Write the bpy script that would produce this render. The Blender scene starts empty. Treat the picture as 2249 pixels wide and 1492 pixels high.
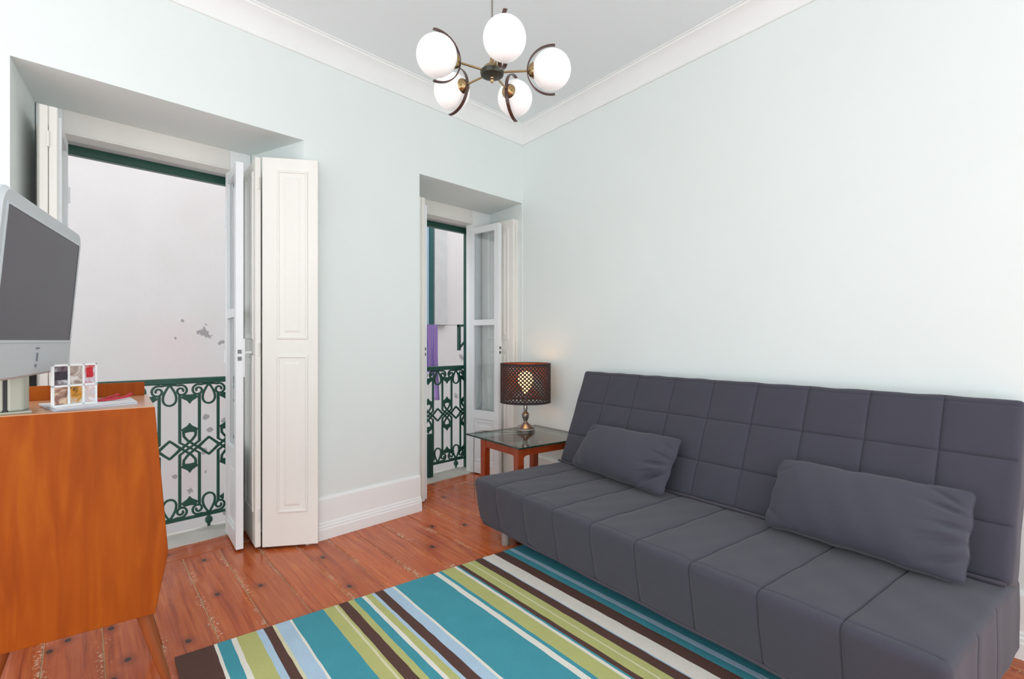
import bpy, bmesh, math, random
from mathutils import Vector, Matrix
random.seed(7)
SC = bpy.context.scene
COL = SC.collection
PI = math.pi

# ------------------------------------------------------------------ camera, world, lights, exposure
cam_d = bpy.data.cameras.new('camera')
cam = bpy.data.objects.new('camera', cam_d); COL.objects.link(cam)
cam_d.sensor_width = 36.0
cam_d.lens = 1125.0 / 2249.0 * 36.0
cam_d.shift_y = 2.0 / 2249.0
cam_d.clip_start = 0.02
cam.location = (0, 0, 1.2)
cam.rotation_euler = (PI/2, 0, math.radians(43.39 - 90))
SC.camera = cam

world = bpy.data.worlds.new('world'); SC.world = world
world.use_nodes = True
bg = world.node_tree.nodes['Background']
bg.inputs[0].default_value = (0.93, 0.975, 1.0, 1)      # flat white overcast sky
bg.inputs[1].default_value = 1.0

SC.view_settings.view_transform = 'Standard'
SC.view_settings.look = 'None'
SC.view_settings.gamma = 1.0
SC.view_settings.use_curve_mapping = False
SC.view_settings.exposure = 1.22

# ------------------------------------------------------------------ helpers
def lin(c):
    def f(v):
        v /= 255.0
        return v/12.92 if v <= 0.04045 else ((v+0.055)/1.055)**2.4
    return (f(c[0]), f(c[1]), f(c[2]), 1.0)

def nmat(name):
    m = bpy.data.materials.new(name); m.use_nodes = True
    nt = m.node_tree
    return m, nt, nt.nodes, nt.links, nt.nodes['Principled BSDF']

def pm(name, col, rough=0.5, metal=0.0, var=0.06, vscale=3.0, bump=0.0, bscale=80.0, stretch=(1, 1, 1), emit=None, estr=0.0, coat=0.0, spec=0.5):
    """plain procedural material: base colour with a soft noise variation and an optional fine bump"""
    m, nt, N, L, b = nmat(name)
    c = lin(col)
    tc = N.new('ShaderNodeTexCoord'); mp = N.new('ShaderNodeMapping')
    mp.inputs['Scale'].default_value = stretch
    L.new(tc.outputs['Object'], mp.inputs['Vector'])
    nz = N.new('ShaderNodeTexNoise'); nz.inputs['Scale'].default_value = vscale; nz.inputs['Detail'].default_value = 4
    L.new(mp.outputs[0], nz.inputs['Vector'])
    r = N.new('ShaderNodeValToRGB')
    r.color_ramp.elements[0].position = 0.3; r.color_ramp.elements[1].position = 0.7
    r.color_ramp.elements[0].color = (c[0]*(1-var), c[1]*(1-var), c[2]*(1-var), 1)
    r.color_ramp.elements[1].color = (min(1, c[0]*(1+var)), min(1, c[1]*(1+var)), min(1, c[2]*(1+var)), 1)
    L.new(nz.outputs['Fac'], r.inputs[0]); L.new(r.outputs[0], b.inputs['Base Color'])
    b.inputs['Roughness'].default_value = rough; b.inputs['Metallic'].default_value = metal
    b.inputs['Coat Weight'].default_value = coat
    b.inputs['Specular IOR Level'].default_value = spec
    if bump:
        n2 = N.new('ShaderNodeTexNoise'); n2.inputs['Scale'].default_value = bscale; n2.inputs['Detail'].default_value = 3
        L.new(mp.outputs[0], n2.inputs['Vector'])
        bp = N.new('ShaderNodeBump'); bp.inputs['Strength'].default_value = bump; bp.inputs['Distance'].default_value = 0.004
        L.new(n2.outputs['Fac'], bp.inputs['Height']); L.new(bp.outputs[0], b.inputs['Normal'])
    if emit:
        b.inputs['Emission Color'].default_value = lin(emit); b.inputs['Emission Strength'].default_value = estr
    return m

def ramp(N, stops):
    r = N.new('ShaderNodeValToRGB'); e = r.color_ramp.elements
    while len(e) > 1: e.remove(e[-1])
    e[0].position = stops[0][0]; e[0].color = lin(stops[0][1])
    for p, c in stops[1:]:
        x = e.new(p); x.color = lin(c)
    return r

def math_node(N, L, op, a, b=None, clamp=False):
    n = N.new('ShaderNodeMath'); n.operation = op; n.use_clamp = clamp
    for i, v in enumerate((a, b)):
        if v is None: continue
        if isinstance(v, (int, float)): n.inputs[i].default_value = v
        else: L.new(v, n.inputs[i])
    return n.outputs[0]

def maprange(N, L, v, a, b, c=0.0, d=1.0):
    n = N.new('ShaderNodeMapRange'); n.inputs[1].default_value = a; n.inputs[2].default_value = b
    n.inputs[3].default_value = c; n.inputs[4].default_value = d
    L.new(v, n.inputs[0]); return n.outputs[0]

def mixc(N, L, fac, a, b):
    n = N.new('ShaderNodeMix'); n.data_type = 'RGBA'
    if isinstance(fac, float): n.inputs[0].default_value = fac
    else: L.new(fac, n.inputs[0])
    for i, v in ((6, a), (7, b)):
        if isinstance(v, tuple): n.inputs[i].default_value = v
        else: L.new(v, n.inputs[i])
    return n.outputs[2]

def wood(name, stops, stretch, rough=0.35, coat=0.3, scale=3.0, distort=1.5):
    m, nt, N, L, b = nmat(name)
    tc = N.new('ShaderNodeTexCoord'); mp = N.new('ShaderNodeMapping'); mp.inputs['Scale'].default_value = stretch
    L.new(tc.outputs['Object'], mp.inputs['Vector'])
    nz = N.new('ShaderNodeTexNoise'); nz.inputs['Scale'].default_value = scale; nz.inputs['Detail'].default_value = 6
    nz.inputs['Distortion'].default_value = distort
    L.new(mp.outputs[0], nz.inputs['Vector'])
    r = ramp(N, stops); L.new(nz.outputs['Fac'], r.inputs[0])
    L.new(r.outputs[0], b.inputs['Base Color'])
    b.inputs['Roughness'].default_value = rough; b.inputs['Coat Weight'].default_value = coat; b.inputs['Coat Roughness'].default_value = 0.15
    return m

def glassy(name, tint, refl=1.0):
    """thin clear glass: transparent with fresnel reflection"""
    m, nt, N, L, b = nmat(name)
    out = N['Material Output']; N.remove(b)
    tr = N.new('ShaderNodeBsdfTransparent'); tr.inputs[0].default_value = lin(tint)
    gl = N.new('ShaderNodeBsdfGlossy'); gl.inputs['Roughness'].default_value = 0.02
    lw = N.new('ShaderNodeLayerWeight'); lw.inputs['Blend'].default_value = 0.5
    p5 = math_node(N, L, 'POWER', lw.outputs['Facing'], 4.0)
    f = math_node(N, L, 'ADD', math_node(N, L, 'MULTIPLY', p5, 0.6*refl), 0.035*refl, True)
    mx = N.new('ShaderNodeMixShader'); L.new(f, mx.inputs[0]); L.new(tr.outputs[0], mx.inputs[1]); L.new(gl.outputs[0], mx.inputs[2])
    L.new(mx.outputs[0], out.inputs[0])
    return m

class MB:
    """collects shapes; build() links them as ONE mesh object"""
    def __init__(s): s.v = []; s.f = []
    def add(s, vs, fs):
        o = len(s.v); s.v += [tuple(x) for x in vs]; s.f += [tuple(i+o for i in q) for q in fs]; return s
    def box(s, lo, hi, M=None):
        x0, y0, z0 = lo; x1, y1, z1 = hi
        vs = [Vector(p) for p in ((x0,y0,z0),(x1,y0,z0),(x1,y1,z0),(x0,y1,z0),(x0,y0,z1),(x1,y0,z1),(x1,y1,z1),(x0,y1,z1))]
        if M: vs = [M @ p for p in vs]
        return s.add(vs, [(0,3,2,1),(4,5,6,7),(0,1,5,4),(1,2,6,5),(2,3,7,6),(3,0,4,7)])
    def prism(s, poly, z0, z1):
        n = len(poly)
        vs = [(p[0], p[1], z0) for p in poly] + [(p[0], p[1], z1) for p in poly]
        return s.add(vs, [tuple(reversed(range(n))), tuple(range(n, 2*n))] + [(i, (i+1) % n, n+(i+1) % n, n+i) for i in range(n)])
    def extrude(s, prof, p0, p1, up=(0, 0, 1), shear0=None, shear1=None):
        """profile (out, z) swept from p0 to p1; 'out' axis = up x direction. shear: out->shift along the direction (mitres)"""
        p0 = Vector(p0); p1 = Vector(p1); d = (p1-p0).normalized(); u = Vector(up); o = u.cross(d)
        n = len(prof)
        a = [p0 + o*q[0] + u*q[1] + d*((shear0 or 0)*q[0]) for q in prof]
        b = [p1 + o*q[0] + u*q[1] + d*((shear1 or 0)*q[0]) for q in prof]
        return s.add(a+b, [tuple(reversed(range(n))), tuple(range(n, 2*n))] + [(i, (i+1) % n, n+(i+1) % n, n+i) for i in range(n)])
    def tube(s, pts, r, n=8, closed=False, flat=None, up=None):
        """swept round tube (or flat bar if flat=(w,t): w across 'up', t along)"""
        pts = [Vector(p) for p in pts]; m = len(pts); rings = []
        prev = None
        for i, p in enumerate(pts):
            if closed: d = pts[(i+1) % m] - pts[i-1]
            else: d = pts[min(i+1, m-1)] - pts[max(i-1, 0)]
            d.normalize()
            if up is not None: a = Vector(up).cross(d)
            elif prev is None:
                a = d.cross(Vector((0, 0, 1)) if abs(d.z) < 0.9 else Vector((1, 0, 0)))
            else: a = prev - d*prev.dot(d)
            if a.length < 1e-6: a = d.orthogonal()
            a.normalize(); b = d.cross(a); prev = a
            rr = r[i] if isinstance(r, (list, tuple)) else r
            if flat:
                w, t = flat
                ring = [p + a*(w/2*sx) + b*(t/2*sy) for sx, sy in ((-1,-1),(1,-1),(1,1),(-1,1))]
            else:
                ring = [p + a*(rr*math.cos(2*PI*k/n)) + b*(rr*math.sin(2*PI*k/n)) for k in range(n)]
            rings.append(ring)
        k = len(rings[0]); vs = [v for rg in rings for v in rg]; fs = []
        for i in range(m if closed else m-1):
            j = (i+1) % m
            for q in range(k):
                fs.append((i*k+q, i*k+(q+1) % k, j*k+(q+1) % k, j*k+q))
        if not closed:
            fs.append(tuple(reversed(range(k)))); fs.append(tuple((m-1)*k+q for q in range(k)))
        return s.add(vs, fs)
    def lathe(s, prof, n=24, M=None, cap=True):
        vs = []; fs = []
        for r, z in prof:
            for k in range(n): vs.append(Vector((r*math.cos(2*PI*k/n), r*math.sin(2*PI*k/n), z)))
        for i in range(len(prof)-1):
            for k in range(n):
                fs.append((i*n+k, i*n+(k+1) % n, (i+1)*n+(k+1) % n, (i+1)*n+k))
        if cap:
            fs.append(tuple(reversed(range(n)))); fs.append(tuple((len(prof)-1)*n+k for k in range(n)))
        if M: vs = [M @ v for v in vs]
        return s.add(vs, fs)
    def build(s, name, mat, parent=None, smooth=False, bevel=0.0, seg=1, kind=None, angle=40):
        me = bpy.data.meshes.new(name); me.from_pydata(s.v, [], s.f)
        bm = bmesh.new(); bm.from_mesh(me)
        if smooth or bevel: bmesh.ops.remove_doubles(bm, verts=bm.verts, dist=1e-6)
        bmesh.ops.recalc_face_normals(bm, faces=bm.faces)
        if bevel:
            es = [e for e in bm.edges if len(e.link_faces) == 2 and e.calc_face_angle(0) > 0.35]
            bmesh.ops.bevel(bm, geom=es, offset=bevel, segments=seg, affect='EDGES', profile=0.5, clamp_overlap=True)
        if smooth:
            lim = math.radians(angle)
            for f in bm.faces: f.smooth = True
            for e in bm.edges:
                if len(e.link_faces) == 2 and e.calc_face_angle(0) > lim: e.smooth = False
        bm.to_mesh(me); bm.free()
        for mm in (mat if isinstance(mat, (list, tuple)) else [mat]): me.materials.append(mm)
        o = bpy.data.objects.new(name, me); COL.objects.link(o)
        if parent: o.parent = parent
        if kind: o['kind'] = kind
        return o

def tag(o, label, cat, group=None, kind=None):
    o['label'] = label
    if cat: o['category'] = cat
    if group: o['group'] = group
    if kind: o['kind'] = kind
    return o

def empty(name, loc=(0, 0, 0), rz=0.0):
    o = bpy.data.objects.new(name, None); COL.objects.link(o)
    o.empty_display_size = 0.1; o.location = loc; o.rotation_euler = (0, 0, rz); return o

def link_copy(src, parent, loc=None, rot=None):
    c = src.copy(); COL.objects.link(c); c.parent = parent
    if loc is not None: c.location = loc
    if rot is not None: c.rotation_euler = rot
    return c

# frame of the right-hand wall: local x runs along the wall away from the viewer, local y points into the room
RB = math.radians(80.06)
RC = 2.7105
RD = Vector((math.cos(RB), math.sin(RB), 0)); RN = Vector((math.sin(RB), -math.cos(RB), 0))
R_ORG = RN * RC
def rw(s, m, z=0.0): return R_ORG + RD*s - RN*m + Vector((0, 0, z))

# ------------------------------------------------------------------ materials
M = {}
M['wall'] = pm('wall_paint', (234, 241, 239), 0.85, var=0.012, vscale=1.5, bump=0.05, bscale=60)
M['ceiling'] = pm('ceiling_paint', (240, 246, 248), 0.9, var=0.01, vscale=1.0)
M['trim'] = pm('white_trim_paint', (246, 248, 247), 0.55, var=0.015, vscale=4)
M['shutter'] = pm('old_white_gloss_paint', (238, 236, 230), 0.45, var=0.03, vscale=5, bump=0.08, bscale=25, stretch=(1, 1, 0.3))
M['doorwhite'] = pm('white_door_paint', (238, 241, 243), 0.35, var=0.015, vscale=4)
M['reveal'] = M['wall']
M['glass'] = glassy('window_glass', (247, 250, 251), 1.6)
M['tglass'] = glassy('green_table_glass', (228, 238, 233), 1.5)
M['tedge'] = pm('dark_glass_edge', (30, 52, 46), 0.12, var=0.1, vscale=10)
M['green'] = pm('dark_green_enamel', (24, 74, 62), 0.35, var=0.1, vscale=8)
M['railgreen'] = pm('cast_iron_green_paint', (26, 78, 64), 0.42, var=0.14, vscale=20, bump=0.15, bscale=90)
M['stone'] = pm('worn_threshold_stone', (196, 192, 184), 0.8, var=0.12, vscale=9, bump=0.3, bscale=45)
M['pale'] = pm('pale_dusty_filler', (214, 186, 146), 0.9, var=0.2, vscale=30)
M['pilaster'] = pm('grey_render', (205, 203, 203), 0.9, var=0.05, vscale=6)
M['lock'] = pm('dull_steel', (110, 110, 112), 0.4, 0.8)
M['sofa'] = None
M['brown_arc'] = pm('dark_walnut_bentwood', (78, 50, 44), 0.35, var=0.15, vscale=20, coat=0.3)
M['brass'] = pm('aged_brass', (176, 150, 108), 0.25, 1.0, var=0.08, vscale=12)
M['bronze'] = pm('olive_bronze', (72, 74, 66), 0.4, 0.5, var=0.06)
M['opal'] = pm('opal_globe_glass', (250, 250, 250), 0.25, var=0.004, emit=(255, 252, 250), estr=0.10)
M['nickel'] = pm('brushed_nickel', (168, 164, 158), 0.28, 1.0, var=0.05)
M['shade'] = pm('dark_brown_lamp_fabric', (56, 46, 46), 0.9, var=0.06, vscale=40)
M['shade_in'] = pm('copper_shade_lining', (150, 66, 34), 0.4, 0.5, var=0.05)
M['bulb'] = pm('warm_bulb', (255, 220, 160), 0.4, emit=(255, 190, 112), estr=2.2)
M['black'] = pm('black_plastic', (18, 18, 19), 0.45, var=0.1)
M['tvgrey'] = pm('silver_grey_plastic', (203, 210, 214), 0.42, var=0.015, vscale=6)
M['tvlip'] = pm('pale_screen_lip', (205, 214, 217), 0.35, var=0.01)
M['screen'] = pm('dark_screen_glass', (100, 98, 105), 0.4, var=0.05, vscale=2, spec=0.15)
M['mark'] = pm('grey_print', (120, 128, 136), 0.5)
M['standgrey'] = pm('grey_green_stand_plastic', (176, 180, 166), 0.35, var=0.05)
M['paper'] = pm('white_paper', (236, 238, 243), 0.6, var=0.02, vscale=20)
M['paperedge'] = pm('grey_paper_print', (176, 184, 196), 0.6, var=0.05)
M['framewhite'] = pm('white_frame_lacquer', (240, 245, 245), 0.35, var=0.01)
M['red'] = pm('red_strap', (190, 34, 56), 0.5, var=0.1, vscale=30)
M['legmetal'] = pm('pale_grey_metal_leg', (176, 176, 172), 0.4, 0.3)
M['cord'] = pm('grey_cord', (120, 116, 106), 0.5)
M['teal_frame'] = pm('teal_window_paint', (26, 84, 84), 0.45, var=0.05)
M['sky_glass'] = pm('pale_blue_pane', (178, 200, 222), 0.15, var=0.04)
M['street'] = pm('grey_street_stone', (150, 148, 145), 0.9, var=0.1)

def fabric(name, col, wrinkle=0.25):
    m, nt, N, L, b = nmat(name)
    tc = N.new('ShaderNodeTexCoord')
    nz = N.new('ShaderNodeTexNoise'); nz.inputs['Scale'].default_value = 420; nz.inputs['Detail'].default_value = 2
    L.new(tc.outputs['Object'], nz.inputs['Vector'])
    n2 = N.new('ShaderNodeTexNoise'); n2.inputs['Scale'].default_value = 7; n2.inputs['Detail'].default_value = 4; n2.inputs['Distortion'].default_value = 0.6
    L.new(tc.outputs['Object'], n2.inputs['Vector'])
    c = lin(col)
    a = tuple(x*0.86 for x in c[:3]) + (1,); d = tuple(x*1.14 for x in c[:3]) + (1,)
    L.new(mixc(N, L, nz.outputs['Fac'], a, d), b.inputs['Base Color'])
    b.inputs['Roughness'].default_value = 0.92; b.inputs['Sheen Weight'].default_value = 0.15
    b.inputs['Specular IOR Level'].default_value = 0.2
    b1 = N.new('ShaderNodeBump'); b1.inputs['Strength'].default_value = wrinkle; b1.inputs['Distance'].default_value = 0.02
    L.new(n2.outputs['Fac'], b1.inputs['Height'])
    b2 = N.new('ShaderNodeBump'); b2.inputs['Strength'].default_value = 0.2; b2.inputs['Distance'].default_value = 0.001
    L.new(nz.outputs['Fac'], b2.inputs['Height']); L.new(b1.outputs[0], b2.inputs['Normal'])
    L.new(b2.outputs[0], b.inputs['Normal'])
    return m
M['sofa'] = fabric('charcoal_cotton_cover', (70, 69, 79), 0.08)
M['cushion'] = fabric('charcoal_cushion_cotton', (71, 71, 81), 0.22)
M['piping'] = pm('grey_piping_cord', (74, 70, 80), 0.9)

def floor_wood():
    m, nt, N, L, b = nmat('old_varnished_pine_plank')
    tc = N.new('ShaderNodeTexCoord'); oi = N.new('ShaderNodeObjectInfo')
    off = N.new('ShaderNodeCombineXYZ')
    r10 = math_node(N, L, 'MULTIPLY', oi.outputs['Random'], 37.0)
    L.new(r10, off.inputs[1]); L.new(r10, off.inputs[2])
    add = N.new('ShaderNodeVectorMath'); add.operation = 'ADD'
    L.new(tc.outputs['Object'], add.inputs[0]); L.new(off.outputs[0], add.inputs[1])
    mp = N.new('ShaderNodeMapping'); mp.inputs['Scale'].default_value = (26, 1.1, 1); L.new(add.outputs[0], mp.inputs['Vector'])
    g = N.new('ShaderNodeTexNoise'); g.inputs['Scale'].default_value = 1.6; g.inputs['Detail'].default_value = 6; g.inputs['Distortion'].default_value = 1.2
    L.new(mp.outputs[0], g.inputs['Vector'])
    r = ramp(N, [(0.25, (146, 60, 24)), (0.42, (188, 87, 40)), (0.6, (206, 105, 51)), (0.8, (219, 133, 78))])
    L.new(g.outputs['Fac'], r.inputs[0])
    # per-plank tone
    hue = N.new('ShaderNodeHueSaturation')
    L.new(maprange(N, L, oi.outputs['Random'], 0, 1, 0.8, 1.1), hue.inputs['Value'])
    L.new(r.outputs[0], hue.inputs['Color'])
    col = hue.outputs[0]
    # large soft blotches
    bl = N.new('ShaderNodeTexNoise'); bl.inputs['Scale'].default_value = 3.5; L.new(add.outputs[0], bl.inputs['Vector'])
    col = mixc(N, L, maprange(N, L, bl.outputs['Fac'], 0.52, 0.75, 0, 0.4), col, lin((160, 66, 32)))
    # knots
    mp2 = N.new('ShaderNodeMapping'); mp2.inputs['Scale'].default_value = (5.5, 3.6, 0.01); L.new(add.outputs[0], mp2.inputs['Vector'])
    vo = N.new('ShaderNodeTexVoronoi'); vo.inputs['Scale'].default_value = 1.0; vo.voronoi_dimensions = '2D'
    L.new(mp2.outputs[0], vo.inputs['Vector'])
    sep = N.new('ShaderNodeSeparateColor'); L.new(vo.outputs['Color'], sep.inputs[0])
    keep = math_node(N, L, 'GREATER_THAN', sep.outputs[0], 0.6)
    ring = math_node(N, L, 'MULTIPLY', maprange(N, L, vo.outputs['Distance'], 0.10, 0.22, 0.55, 0.0), keep)
    core = math_node(N, L, 'MULTIPLY', maprange(N, L, vo.outputs['Distance'], 0.045, 0.075, 1.0, 0.0), keep)
    col = mixc(N, L, ring, col, lin((136, 56, 26)))
    col = mixc(N, L, core, col, lin((56, 34, 26)))
    # worn pale flecks, thickest along plank edges
    sx = N.new('ShaderNodeSeparateXYZ'); L.new(tc.outputs['Object'], sx.inputs[0])
    ab = math_node(N, L, 'ABSOLUTE', sx.outputs[0])
    edge = maprange(N, L, ab, 0.045, 0.088, 0.0, 0.24)
    patch = N.new('ShaderNodeTexNoise'); patch.inputs['Scale'].default_value = 4.0; L.new(add.outputs[0], patch.inputs['Vector'])
    pmask = math_node(N, L, 'MULTIPLY', edge, maprange(N, L, patch.outputs['Fac'], 0.42, 0.62, 0.1, 1.0))
    fl = N.new('ShaderNodeTexNoise'); fl.inputs['Scale'].default_value = 95; fl.inputs['Detail'].default_value = 4; L.new(add.outputs[0], fl.inputs['Vector'])
    thr = math_node(N, L, 'SUBTRACT', 0.73, pmask)
    fk = math_node(N, L, 'GREATER_THAN', fl.outputs['Fac'], thr)
    col = mixc(N, L, math_node(N, L, 'MULTIPLY', fk, 0.7), col, lin((214, 188, 160)))
    L.new(col, b.inputs['Base Color'])
    L.new(maprange(N, L, patch.outputs['Fac'], 0.35, 0.65, 0.2, 0.34), b.inputs['Roughness'])
    b.inputs['Coat Weight'].default_value = 0.1; b.inputs['Coat Roughness'].default_value = 0.12; b.inputs['Specular IOR Level'].default_value = 0.3
    bp = N.new('ShaderNodeBump'); bp.inputs['Strength'].default_value = 0.12; bp.inputs['Distance'].default_value = 0.003
    L.new(g.outputs['Fac'], bp.inputs['Height']); L.new(bp.outputs[0], b.inputs['Normal'])
    return m
M['plank'] = floor_wood()
M['cabinet'] = wood('orange_veneer', [(0.25, (140, 60, 4)), (0.5, (156, 72, 6)), (0.75, (170, 88, 10))], (7, 7, 0.9), 0.55, 0.0, 2.6, 1.2)
M['cabinet'].node_tree.nodes['Principled BSDF'].inputs['Specular IOR Level'].default_value = 0.2
M['cabtop'] = wood('pale_worn_veneer', [(0.2, (196, 134, 92)), (0.5, (208, 152, 112)), (0.8, (218, 170, 134))], (1, 9, 9), 0.3, 0.25, 2.0, 0.8)
M['cableg'] = wood('orange_beech_leg', [(0.2, (128, 60, 22)), (0.6, (150, 78, 34))], (14, 14, 1), 0.4, 0.2, 2.0, 0.6)
M['tablewood'] = wood('red_brown_beech', [(0.2, (132, 46, 14)), (0.5, (152, 58, 20)), (0.85, (166, 72, 28))], (12, 12, 2), 0.35, 0.3, 2.0, 0.6)

def rug_mat(name, col):
    m, nt, N, L, b = nmat(name)
    tc = N.new('ShaderNodeTexCoord')
    nz = N.new('ShaderNodeTexNoise'); nz.inputs['Scale'].default_value = 160; nz.inputs['Detail'].default_value = 3
    n2 = N.new('ShaderNodeTexNoise'); n2.inputs['Scale'].default_value = 9; n2.inputs['Detail'].default_value = 3
    L.new(tc.outputs['Object'], nz.inputs['Vector']); L.new(tc.outputs['Object'], n2.inputs['Vector'])
    c = lin(col)
    s = math_node(N, L, 'ADD', math_node(N, L, 'MULTIPLY', nz.outputs['Fac'], 0.6), math_node(N, L, 'MULTIPLY', n2.outputs['Fac'], 0.4))
    L.new(mixc(N, L, s, tuple(x*0.8 for x in c[:3])+(1,), tuple(min(1, x*1.2) for x in c[:3])+(1,)), b.inputs['Base Color'])
    b.inputs['Roughness'].default_value = 0.95; b.inputs['Specular IOR Level'].default_value = 0.1
    bp = N.new('ShaderNodeBump'); bp.inputs['Strength'].default_value = 0.5; bp.inputs['Distance'].default_value = 0.003
    L.new(nz.outputs['Fac'], bp.inputs['Height']); L.new(bp.outputs[0], b.inputs['Normal'])
    return m

def opposite_mat():
    m, nt, N, L, b = nmat('peeling_pinkish_render')
    tc = N.new('ShaderNodeTexCoord')
    nz = N.new('ShaderNodeTexNoise'); nz.inputs['Scale'].default_value = 0.9; nz.inputs['Detail'].default_value = 4
    L.new(tc.outputs['Object'], nz.inputs['Vector'])
    r = ramp(N, [(0.35, (222, 215, 214)), (0.55, (227, 221, 220)), (0.7, (223, 217, 217))]); L.new(nz.outputs['Fac'], r.inputs[0])
    col = r.outputs[0]
    # faint pink wash and peeled grey patches with their own ragged shapes
    wob = N.new('ShaderNodeTexNoise'); wob.inputs['Scale'].default_value = 14; wob.inputs['Detail'].default_value = 5
    L.new(tc.outputs['Object'], wob.inputs['Vector'])
    def blob(x, z, rad, colour, soft, strength, colin, wobk=3.2):
        d = N.new('ShaderNodeVectorMath'); d.operation = 'DISTANCE'
        cb = N.new('ShaderNodeCombineXYZ'); sp = N.new('ShaderNodeSeparateXYZ'); L.new(tc.outputs['Object'], sp.inputs[0])
        L.new(sp.outputs[0], cb.inputs[0]); L.new(sp.outputs[2], cb.inputs[2])
        L.new(cb.outputs[0], d.inputs[0]); d.inputs[1].default_value = (x, 0, z)
        w = math_node(N, L, 'ADD', d.outputs['Value'], math_node(N, L, 'MULTIPLY', math_node(N, L, 'SUBTRACT', wob.outputs['Fac'], 0.5), rad*wobk))
        f = maprange(N, L, w, rad*(1-soft), rad, strength, 0.0)
        return mixc(N, L, f, colin, lin(colour))
    for x, z, rad in ((1.62, 1.10, 0.5), (2.0, 0.6, 0.4), (1.75, -0.4, 0.4)): col = blob(x, z, rad, (236, 210, 212), 0.97, 0.5, col, 0.3)
    for x, z, rad in ((1.955, 1.285, 0.065), (2.15, 1.18, 0.03), (1.725, 1.43, 0.018), (1.655, 1.23, 0.016), (1.99, 0.27, 0.032), (2.02, 0.10, 0.028),
                      (1.95, -0.14, 0.03), (1.66, -0.40, 0.025), (1.97, -0.40, 0.03), (1.80, -0.60, 0.03), (2.17, 0.2, 0.025),
                      (2.2, -0.95, 0.04), (5.95, 0.2, 0.05), (6.1, 0.9, 0.06)):
        col = blob(x, z, rad, (150, 143, 146), 0.3, 0.8, col, 5.0)
    L.new(col, b.inputs['Base Color']); b.inputs['Roughness'].default_value = 0.95
    bp = N.new('ShaderNodeBump'); bp.inputs['Strength'].default_value = 0.2; bp.inputs['Distance'].default_value = 0.01
    L.new(wob.outputs['Fac'], bp.inputs['Height']); L.new(bp.outputs[0], b.inputs['Normal'])
    return m
M['opposite'] = opposite_mat()

# ------------------------------------------------------------------ the shell of the room
YW, YO, ZL, ZC = 2.965, 3.68, 2.38, 3.0
CX = 3.2714                                   # corner of the two walls
X0 = -1.6
w = MB()
w.prism([(X0, YW), (0.113, YW), (0.228, 3.50), (0.30, 3.50), (0.30, YO), (X0, YO)], -0.03, ZL)
w.prism([(1.353, YW), (2.184, YW), (2.30, 3.50), (2.30, YO), (1.165, YO), (1.165, 3.5), (1.225, 3.5)], -0.03, ZL)
w.prism([(3.262, YW), (3.62, YW), (3.62, YO), (3.30, YO), (3.30, 3.5), (3.362, 3.5)], -0.03, ZL)
w.box((X0, YW, ZL), (3.62, YO, ZC + 0.15))
wl = w.build('wall_left', M['wall'], kind='structure')
p_a = rw(-1.7, 0); p_b = rw(-1.7, -0.3)
wr = MB().prism([(p_a.x, p_a.y), (p_b.x, p_b.y), (3.62, YW), (CX, YW)], -0.03, ZC + 0.15).build('wall_right', M['wall'], kind='structure')
cl = MB().prism([(X0, -1.75), (p_b.x, -1.75), (3.62, YW), (X0, YW)], ZC, ZC + 0.15).build('ceiling', M['ceiling'], kind='structure')

# cornices
prof = [(0, -0.124), (0.014, -0.124), (0.018, -0.116), (0.014, -0.108), (0.018, -0.100), (0.026, -0.082), (0.044, -0.05), (0.072, -0.024), (0.098, -0.014), (0.102, -0.006), (0.116, -0.006), (0.116, 0), (0, 0)]
half = math.tan(math.radians(90 - 80.06/2))
MB().extrude([(-q[0], q[1]) for q in reversed(prof)], (X0, YW, ZC), (CX, YW, ZC), shear1=half).build('trim_1', M['trim'], kind='structure', smooth=True)
MB().extrude([(-q[0], q[1]) for q in reversed(prof)], (CX, YW, ZC), tuple(rw(-1.7, 0, ZC)), shear0=-half).build('trim_2', M['trim'], kind='structure', smooth=True)

# baseboards
bprof = [(0, 0), (0.030, 0), (0.030, 0.060), (0.026, 0.066), (0.026, 0.078), (0.020, 0.084), (0.020, 0.094), (0.014, 0.102), (0.012, 0.235), (0.006, 0.25), (0, 0.25)]
def base(name, p0, p1, parent=None):
    return MB().extrude([(-q[0], q[1]) for q in reversed(bprof)], p0, p1).build(name, M['trim'], parent, kind=None if parent else 'structure')
bl = base('baseboard_left', (1.353, YW, 0), (2.184, YW, 0))
base('baseboard_section', (X0, YW, 0), (0.113, YW, 0), bl)
base('baseboard_right', tuple(rw(3.46, 0)), tuple(rw(-1.7, 0)))

# floor: pale filler bed with separate planks
PA = math.radians(83.3 - 90)
pdir = Vector((math.cos(math.radians(83.3)), math.sin(math.radians(83.3)), 0)); pnrm = Vector((math.sin(math.radians(83.3)), -math.cos(math.radians(83.3)), 0))
fl = MB().prism([(X0, -1.75), (2.45, -1.75), (3.45, 3.52), (X0, 3.52)], -0.06, -0.004).build('floor', M['pale'], kind='structure')
def clip(poly, nx, ny, d):                    # keep nx*x+ny*y <= d
    out = []
    for i in range(len(poly)):
        a, b = poly[i], poly[(i+1) % len(poly)]
        da = nx*a[0]+ny*a[1]-d; db = nx*b[0]+ny*b[1]-d
        if da <= 0: out.append(a)
        if (da < 0 < db) or (db < 0 < da):
            t = da/(da-db); out.append((a[0]+(b[0]-a[0])*t, a[1]+(b[1]-a[1])*t))
    return out
bounds = [0.238 - 0.1785*k for k in range(12, 0, -1)] + [0.236, 0.417, 0.596, 0.774, 0.954, 1.135, 1.302, 1.485, 1.703] + [1.703 + 0.18*k for k in range(1, 9)]
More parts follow.
